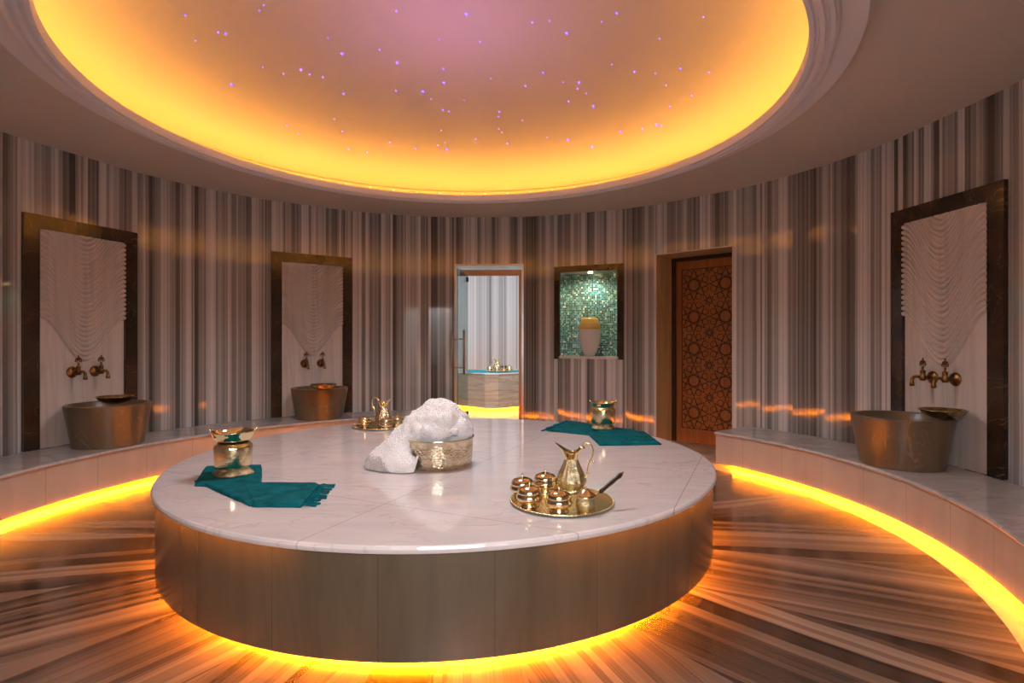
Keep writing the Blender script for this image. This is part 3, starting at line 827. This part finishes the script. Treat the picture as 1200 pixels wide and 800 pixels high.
def make_cezve():
    r = thing('coffee_pot', '', 'pot'); m = MB()
    m.lathe([(.036, 0), (.040, .004), (.040, .045), (.037, .055), (.043, .062), (.043, .065)], 40, cap1=False); m.build('pot', M['engraved'], r)
    l = MB(); l.lathe([(.045, .065), (.045, .069), (.036, .075), (.018, .090), (.005, .096), (.0001, .097)], 40, cap0=False); lo = l.build('lid', M['copper'], r)
    k = MB(); k.ball((0, 0, .101), .006, 10); k.build('knob', M['brass'], lo)
    h = MB(); h.tube([(.038, 0, .050), (.065, 0, .062), (.085, 0, .072)], [.005, .005, .006], 10); h.build('handle_socket', M['brass'], r); h = MB(); h.tube([(.208, 0, .133), (.222, 0, .140)], [.005, .003], 8); h.build('handle_tip', M['brass'], r)
    g = MB(); g.tube([(.083, 0, .071), (.088, 0, .073), (.11, 0, .084), (.15, 0, .104), (.18, 0, .119), (.195, 0, .126), (.21, 0, .134)], [.008, .010, .009, .0105, .009, .012, .008], 12); g.build('wooden_handle', M['handle'], r)
    return r
def make_bucket():
    r = thing('engraved_bucket', '', 'bucket')
    def sq(p, a):
        k = 1+.17*abs(math.cos(2*a+.5))**3 if p[2] < .03 else 1; return (p[0]*k, p[1]*k, p[2])
    f = MB(); f.lathe([(.092, 0), (.094, .006), (.083, .018), (.070, .030), (.072, .036)], 64, fn=sq); f.build('filigree_foot', M['filigree'], r)
    m = MB(); m.lathe([(.072, .034), (.088, .040), (.093, .052), (.097, .145), (.093, .158), (.085, .166), (.082, .170), (.078, .166), (.080, .15), (.078, .06), (.0001, .055)], 64, cap0=False, cap1=False); m.build('body', M['softengraved'], r)
    return r
def make_tas():
    r = thing('handled_bowl', '', 'bowl'); m = MB()
    m.lathe([(.0001, 0), (.068, 0), (.074, .004), (.090, .020), (.102, .042), (.108, .058), (.112, .062), (.107, .062), (.098, .042), (.085, .022), (.066, .008), (.0001, .007)], 56, cap0=False, cap1=False); m.build('dish', M['brass'], r)
    for sx in (-1, 1):
        h = MB(); c = sx*.112
        h.tube([(c-sx*.004, -.016, .060), (c+sx*.004, -.014, .072), (c+sx*.010, -.006, .076), (c+sx*.010, .006, .076), (c+sx*.004, .014, .072), (c-sx*.004, .016, .060)], .0038, 8)
        h.ball((c+sx*.012, 0, .078), .006, 8); h.build('ear_handle', M['brass'], r)
    return r
tr, pi_, po, ce, bu, ta = make_tray(), make_pitcher(), make_pot(), make_cezve(), make_bucket(), make_tas()
def place(root, first, L, rz, label, group=None):
    if first: root.location = L; root.rotation_euler = (0, 0, rz); root['label'] = label; 
    else: root = dup(root, L, rz, label)
    if group: root['group'] = group
    return root
E1 = .0006
TZ = HT*K+E1
def onT(px, py, dz=0): x, y, z = at(px, py, HT); return (x, y, TZ+dz)
tray_h = .0046
def onTray(px, py, h=HT): x, y, z = at(px, py, h+tray_h/K); return (x, y, h*K+E1+tray_h)
place(tr, True, onT(658.5, 588), 0, 'round brass tray at the front of the platform holding copper bowls and a pitcher', 'round serving trays')
place(pi_, True, onTray(669.5, 576), rad(-8), 'engraved brass pitcher on the front tray, spout to the left', 'brass pitchers on trays')
G = 'copper lidded bowls on the front tray'
po.scale = (.94, .94, 1.0)
for i, (px, py, lb) in enumerate([(639, 575.3, 'lidded copper bowl at the back of the front tray, left of the pitcher'), (612.3, 581.5, 'lidded copper bowl at the left edge of the front tray'), (620.5, 592.3, 'lidded copper bowl at the front left of the front tray'), (655, 598.5, 'lidded copper bowl at the front centre of the front tray, before the pitcher')]):
    place(po, i == 0, onTray(px, py), i*.7, lb, G)
po.scale = (.94, .94, 1.0)
place(ce, True, onTray(686, 599), rad(32), 'small engraved coffee pot with dark handle on the front tray', 'coffee pots')
# back-left tray
place(tr, False, onT(446, 499.5), .3, 'round brass tray at the back left of the platform behind the foam', 'round serving trays')
place(pi_, False, onTray(449.5, 497.5), rad(172), 'brass pitcher on the back left tray, spout to the right', 'brass pitchers on trays')
place(po, False, onTray(427, 500), .4, 'lidded copper bowl at the left of the back left tray', 'copper lidded bowls on the back tray')
place(po, False, onTray(452, 502.5), 1.4, 'lidded copper bowl in front of the back left pitcher', 'copper lidded bowls on the back tray')
place(ce, False, onTray(465.5, 499.5), rad(28), 'small coffee pot with dark handle on the back left tray, half hidden by foam', 'coffee pots')
# steam room tray
HSt = HS
def onS(px, z): return (px2(px, z)*K, z*K, HS*K+.0006)
def onSt(px, z): a = onS(px, z); return (a[0], a[1], a[2]+tray_h)
place(tr, False, (onS(585, 11.35)[0], 11.35*K, HS*K+.0135), 0, 'round brass tray on the platform beyond the glass door', 'round serving trays')
def oS2(px, z): a = onSt(px, z); return (a[0], a[1], HS*K+.0135+tray_h)
place(pi_, False, oS2(582.5, 11.42), rad(180), 'brass pitcher on the tray seen through the far doorway', 'brass pitchers on trays')
place(po, False, oS2(574, 11.30), .4, 'lidded bowl at left on the tray beyond the glass door', 'lidded bowls on the tray beyond the doorway')
place(po, False, oS2(582.5, 11.2), 1.1, 'lidded bowl at the front on the tray beyond the glass door', 'lidded bowls on the tray beyond the doorway')
place(po, False, oS2(597, 11.38), 2.1, 'lidded bowl at the right edge of the tray beyond the glass door', 'lidded bowls on the tray beyond the doorway')
m = MB(); m.lathe([(.028, 0), (.034, .004), (.040, .03), (.038, .034), (.034, .03), (.03, .008), (.0001, .006)], 24, cap1=False)
o = m.build('leaf_dish', M['copper']); o.location = oS2(590.5, 11.3); tag(o, 'small copper dish holding a green soap on the tray beyond the door', 'dish')
m = MB(); m.box((0, 0, .014), (.045, .032, .026)); m.ball((0, 0, .026), .018, 10, sz=.5)
o = m.build('green_soap', simple('green soap', (.22, .42, .04), .5)); L = oS2(590.5, 11.3); o.location = (L[0], L[1], L[2]+.009); tag(o, 'green soap lying in the small copper dish beyond the door', 'soap')
for i, px in enumerate((588.7, 592.6)):
    m = MB(); m.lathe([(.016, 0), (.018, .004), (.006, .02), (.006, .045), (.02, .055), (.024, .085), (.022, .085), (.018, .058), (.0001, .054)], 24, cap1=False)
    o = m.build('stemmed_cup', M['oldbrass']); o.location = oS2(px, 11.52)
    tag(o, ('left' if i == 0 else 'right')+' of two little dark cups on the tray beyond the glass door', 'cup', 'little cups beyond the door')

# ------------------------------------------------------------------ towels
def slab(m, q, t, nu=40, nv=22, seed=0, z0=0, wr=.004, folds=()):
    """folded cloth: quad corners q (world xy, metres) filled with a soft slab"""
    A, B, C_, D_ = [Vector((p[0], p[1], 0)) for p in q]
    rows = []
    for i in range(nu+1):
        u = i/nu; row = []
        for j in range(nv+1):
            v = j/nv
            p = (A*(1-u)+B*u)*(1-v)+(D_*(1-u)+C_*u)*v
            ed = min(u, 1-u)*((B-A).length), min(v, 1-v)*((D_-A).length)
            e_ = min(ed); pr = math.sqrt(max(0, min(1, e_/.012))*(2-min(1, e_/.012)))
            nz = noise.noise(Vector((p.x*14+seed, p.y*14, seed)))*wr+noise.noise(Vector((p.x*45, p.y*45+seed, 3)))*wr*.35
            z = t*(.35+.65*pr)+nz*min(1, e_/.02)
            wob = Vector((noise.noise(Vector((p.x*20, p.y*20, seed+9))), noise.noise(Vector((p.x*20, p.y*20, seed+19))), 0))*.004
            p2 = p+wob
            row.append((p2.x, p2.y, z0+z))
        rows.append(row)
    m.grid(rows, False, True)
    # layered skirt round the edge
    edge = [r[0] for r in rows]+rows[-1][1:]+[r[-1] for r in rows[:-1]][::-1]+rows[0][1:-1][::-1]
    cc = Vector((sum(p[0] for p in edge)/len(edge), sum(p[1] for p in edge)/len(edge), 0))
    lv = [edge]
    for kz, out in ((.30, .004), (.22, .001), (.16, .004), (.08, .001), (0, .003)):
        r = []
        for p in edge:
            d_ = (Vector((p[0], p[1], 0))-cc).normalized(); r.append((p[0]+d_.x*out, p[1]+d_.y*out, z0+t*kz))
        lv.append(r)
    m.grid(lv, True, True)
def fringe(m, a, b, out, n, L, seed=1, z=.008):
    random.seed(seed)
    for i in range(n):
        u = (i+.5)/n; p = Vector(a)*(1-u)+Vector(b)*u
        d_ = Vector(out).normalized()*L*random.uniform(.8, 1.15); s = Vector((-d_.y, d_.x, 0))*random.uniform(-.25, .25)
        e0 = p+Vector((0, 0, z)); e1 = p+d_*.3+Vector((0, 0, z+.003)); e2 = p+d_*.65+s*.5+Vector((0, 0, z*.7)); e3 = p+d_+s+Vector((0, 0, .003))
        m.tube([e0, e1, e2, e3], [.003, .0055, .0045, .0065], 6)
        m.ball(tuple(p+d_*.3+Vector((0, 0, z+.004))), .0065, 6)
def W2(px, py, h=HT+.012): x, y, z = at(px, py, h); return (x, y)
tw = thing('folded_towel', 'teal fringed towel folded in an L under the left bucket', 'towel', (0, 0, TZ-E1+.0002), 0, 'teal towels on the platform')
m = MB()
slab(m, [W2(241, 545.5), W2(306, 543), W2(306, 572), W2(228, 567)], .012, seed=2)
slab(m, [W2(228, 562), W2(306, 562), W2(309, 591), W2(292, 590)], .016, seed=4, z0=.0)
slab(m, [W2(296, 591), W2(280, 566), W2(374, 566.5), W2(352, 592)], .019, seed=5)
m.build('cloth', M['cloth'], tw)
m = MB(); a = (*W2(352, 592), 0); b = (*W2(374, 567), 0); fringe(m, a, b, Vector((.9, .05, 0)), 15, .075, 3); m.build('fringe', M['cloth'], tw)
tw2 = thing('folded_towel', 'teal fringed towel folded under the back right bucket', 'towel', (0, 0, TZ-E1+.0002), 0, 'teal towels on the platform')
m = MB()
slab(m, [W2(641, 503.5), W2(667, 492.5), W2(738, 503), W2(700, 509.5)], .014, seed=7)
slab(m, [W2(703, 520.5), W2(688, 506), W2(757, 506.5), W2(775, 519.5)], .024, seed=8)
slab(m, [W2(706, 517.5), W2(698, 505.5), W2(745, 505.5), W2(757, 515.5)], .034, seed=11)
m.build('cloth', M['cloth'], tw2)
m = MB(); a = (*W2(642, 503.5), 0); b = (*W2(667, 492.5), 0); fringe(m, a, b, Vector((-.9, -.15, 0)), 18, .06, 5); m.build('fringe', M['cloth'], tw2)
# buckets stand on the towels
x, y, z = at(273.5, 554, HT+.02); place(bu, True, (x, y, TZ+.0135), .3, 'engraved brass bucket standing on the front left teal towel', 'brass buckets on towels')
place(ta, True, (x, y, TZ+.0135+.1705), rad(8), 'brass bowl with ear handles set on top of the left bucket', 'brass bowls on buckets')
x, y, z = at(707, 502.5, HT+.03); place(bu, False, (x, y, TZ+.0345), .9, 'engraved brass bucket standing on the back right teal towel', 'brass buckets on towels')
place(ta, False, (x, y, TZ+.0345+.150), rad(15), 'brass bowl with ear handles nested in the back right bucket', 'brass bowls on buckets')
o = [c for c in col.objects if c.get('label', '').startswith('brass bowl with ear handles nested')][0]; o.scale = (.93, .93, .93)
# turquoise towels in the steam room
for i, (q, lb) in enumerate((([(548, 11.05), (548, 11.7), (573.4, 11.5), (573.4, 11.02)], 'turquoise cloth spread left of the tray beyond the glass door'), ([(575, 11.0), (575, 11.7), (607, 11.7), (607, 11.2)], 'turquoise cloth under the tray beyond the glass door'))):
    m = MB(); Q = [(px2(a, b)*K, b*K) for a, b in q]
    slab(m, Q, .011 if i else .022, 14, 10, seed=30+i, wr=.0 if i else .004)
    o = m.build('spread_cloth', M['turquoise']); o.location = (0, 0, HS*K+.0006); tag(o, lb, 'cloth')

# ------------------------------------------------------------------ wash basin with foam
bx, by, _ = at(513, 543.5, HT)
wb = thing('wash_bowl', 'wide hammered silvery brass wash bowl overflowing with white foam', 'bowl', (bx, by, TZ))
m = MB(); HBW = .165
m.lathe([(.0001, .002), (.190, .002), (.190, 0), (.195, 0), (.199, .005), (.201, .010), (.204, .02), (.208, .07), (.210, .12), (.212, HBW-.004), (.216, HBW), (.2125, HBW+.004), (.206, HBW), (.203, .12), (.200, .07), (.19, .02), (.0001, .012)], 80, cap0=False, cap1=False)
m.build('hammered_body', M['hammered'], wb)
m = MB(); m.tube([(.214*math.cos(a), .214*math.sin(a), HBW+.001) for a in [i*2*PI/64 for i in range(65)]], .0045, 8, False); m.build('rolled_rim', M['brass'], wb)
mbd = bpy.data.metaballs.new('foam'); mbd.resolution = .009; mbd.render_resolution = .009; mbd.threshold = .6
mo = bpy.data.objects.new('foam_source', mbd); col.objects.link(mo)
def el(x, y, z, r, sx=1, sy=1, sz=1):
    e = mbd.elements.new(type='ELLIPSOID'); e.co = (x, y, z); e.radius = r; e.size_x, e.size_y, e.size_z = sx, sy, sz; e.stiffness = 2.0
R_ = random.Random(3)
for (x, y, z, r) in [(0, 0, .19, .16), (.02, 0, .25, .15), (-.06, 0, .235, .14), (.09, 0, .20, .13), (-.11, 0, .18, .14), (.02, .08, .21, .15), (-.02, -.08, .19, .14), (.04, -.03, .285, .11), (-.01, .02, .29, .12), (.08, .05, .22, .13), (.13, -.02, .185, .10), (-.15, -.04, .15, .13),
                     (-.19, -.08, .12, .12), (-.22, -.05, .09, .12), (-.25, -.09, .065, .11), (-.28, -.05, .05, .10), (-.31, -.09, .04, .09), (-.34, -.06, .03, .08), (-.22, -.14, .07, .10), (-.18, -.17, .045, .085), (-.14, -.20, .03, .075), (-.25, -.16, .035, .09), (-.31, -.14, .025, .075), (-.35, -.11, .02, .065), (-.37, -.08, .02, .05), (-.20, -.19, .02, .06), (-.24, .03, .07, .11), (-.3, .02, .04, .09)]:
    el(x, y, z, r*1.25)
for i in range(60):
    a = R_.uniform(0, 2*PI); rr = .19*math.sqrt(R_.random()); x, y = rr*math.cos(a), rr*math.sin(a)
    el(x, y, HBW+.03+.13*(1-(rr/.21)**2)*1.0, R_.uniform(.035, .06))
bpy.context.view_layer.update()
dg = bpy.context.evaluated_depsgraph_get(); em = mo.evaluated_get(dg).to_mesh()
V = [v.co.copy() for v in em.vertices]; Fc = [tuple(p.vertices) for p in em.polygons]
bpy.data.objects.remove(mo); 
def foamv(p):
    n = noise.noise(p*13)*.016+noise.noise(p*34)*.006+noise.noise(p*80)*.002
    rr = math.hypot(p.x, p.y)
    d = Vector((p.x, p.y, (p.z-.12))).normalized()
    p = p+d*n
    if p.z < .001: p.z = .001
    # keep inside the rim on the open side of the bowl
    if p.z < HBW+.01 and not (p.x < -.10 and p.y < .05 and p.x+p.y*.0 < -.1):
        rr = math.hypot(p.x, p.y); lim = .195
        if rr > lim: p.x *= lim/rr; p.y *= lim/rr
        p.z = max(p.z, .10)
    return tuple(p)
FV = [foamv(v) for v in V]; FF = list(Fc)
gr = (1+5**.5)/2
IV = [Vector(q).normalized() for q in ((-1, gr, 0), (1, gr, 0), (-1, -gr, 0), (1, -gr, 0), (0, -1, gr), (0, 1, gr), (0, -1, -gr), (0, 1, -gr), (gr, 0, -1), (gr, 0, 1), (-gr, 0, -1), (-gr, 0, 1))]
IF = [(0, 11, 5), (0, 5, 1), (0, 1, 7), (0, 7, 10), (0, 10, 11), (1, 5, 9), (5, 11, 4), (11, 10, 2), (10, 7, 6), (7, 1, 8), (3, 9, 4), (3, 4, 2), (3, 2, 6), (3, 6, 8), (3, 8, 9), (4, 9, 5), (2, 4, 11), (6, 2, 10), (8, 6, 7), (9, 8, 1)]
nF = len(FV)
for i in range(9000):
    c = Vector(FV[R_.randrange(nF)])
    if c.z < .006 or (c.z < HBW+.012 and math.hypot(c.x, c.y) < .19): continue
    r_ = R_.choice((.0022, .003, .003, .0042, .0055))
    b_ = len(FV); FV += [tuple(c+v_*r_) for v_ in IV]; FF += [tuple(b_+k for k in f) for f in IF]
me = bpy.data.meshes.new('soap_foam'); me.from_pydata(FV, [], FF); me.materials.append(M['foam'])
me.polygons.foreach_set('use_smooth', [True]*len(me.polygons))
fo = bpy.data.objects.new('soap_foam', me); col.objects.link(fo); fo.location = (bx, by, TZ+.0004)
tag(fo, 'white soap foam heaped in the wash bowl and spilling onto the platform', 'foam', kind='stuff')

# ------------------------------------------------------------------ lights
def light(name, kind, L, energy, c, size=.1, rot=None, **kw):
    l = bpy.data.lights.new(name, kind); l.energy = energy; l.color = c
    if kind == 'AREA': l.size = size
    else: l.shadow_soft_size = size
    for k, v in kw.items(): setattr(l, k, v)
    o = bpy.data.objects.new(name, l); col.objects.link(o); o.location = L
    if rot: o.rotation_euler = rot
    return o
def aim(o, tgt):
    o.rotation_euler = (Vector(tgt)-Vector(o.location)).to_track_quat('-Z', 'Y').to_euler()
o = light('violet_dome_fill', 'SPOT', pt(0, 0, 2.75), 14, (.66, .34, .95), .1, spot_size=rad(150), spot_blend=1.0); o.rotation_euler = (PI, 0, 0)  # added unseen fill with no fixture, tints the dome centre violet
o = light('dome_down_fill', 'SPOT', pt(0, 0, 3.72), 132, (.84, .93, 1.0), .3, spot_size=rad(142), spot_blend=.7); aim(o, pt(0, 0, 0))  # added neutral fill from the apex, no downlight hangs here
o = light('niche_lamp', 'SPOT', loc(mid('n'), chordD('n'), 0, .08, 2.36), 13, (1, .88, .66), .05, spot_size=rad(158), spot_blend=1); aim(o, loc(mid('n'), chordD('n'), 0, .10, 1.2))
o = light('steam_lamp', 'AREA', (-.3*K, 8.9*K, 3.0*K), 80, (.90, .94, 1.0), 1.2); aim(o, (-.3*K, 12*K, 1.6))
o = light('entry_fill', 'AREA', loc(mid('e'), chordD('e'), 0, 1.35, 2.56), 125, (.95, .95, .96), 1.4)  # added fill behind the camera, brightens upright surfaces facing the entry
wd = bpy.data.worlds.new('world'); bpy.context.scene.world = wd; wd.use_nodes = True
wd.node_tree.nodes['Background'].inputs[0].default_value = (.02, .015, .012, 1)

# ------------------------------------------------------------------ camera
cam = bpy.data.cameras.new('camera'); cam.sensor_width = 36; cam.lens = F/1200*36; cam.shift_y = -1/1200; cam.clip_start = .02
co = bpy.data.objects.new('camera', cam); col.objects.link(co); co.location = (0, 0, EYE*K); co.rotation_euler = (PI/2, 0, 0)
sc = bpy.context.scene; sc.camera = co
sc.view_settings.view_transform = 'Standard'; sc.view_settings.look = 'None'; sc.view_settings.exposure = .45
sc.cycles.max_bounces = 10; sc.cycles.diffuse_bounces = 6; sc.cycles.glossy_bounces = 5; sc.cycles.sample_clamp_indirect = 6
sc.cycles.caustics_reflective = False; sc.cycles.caustics_refractive = False
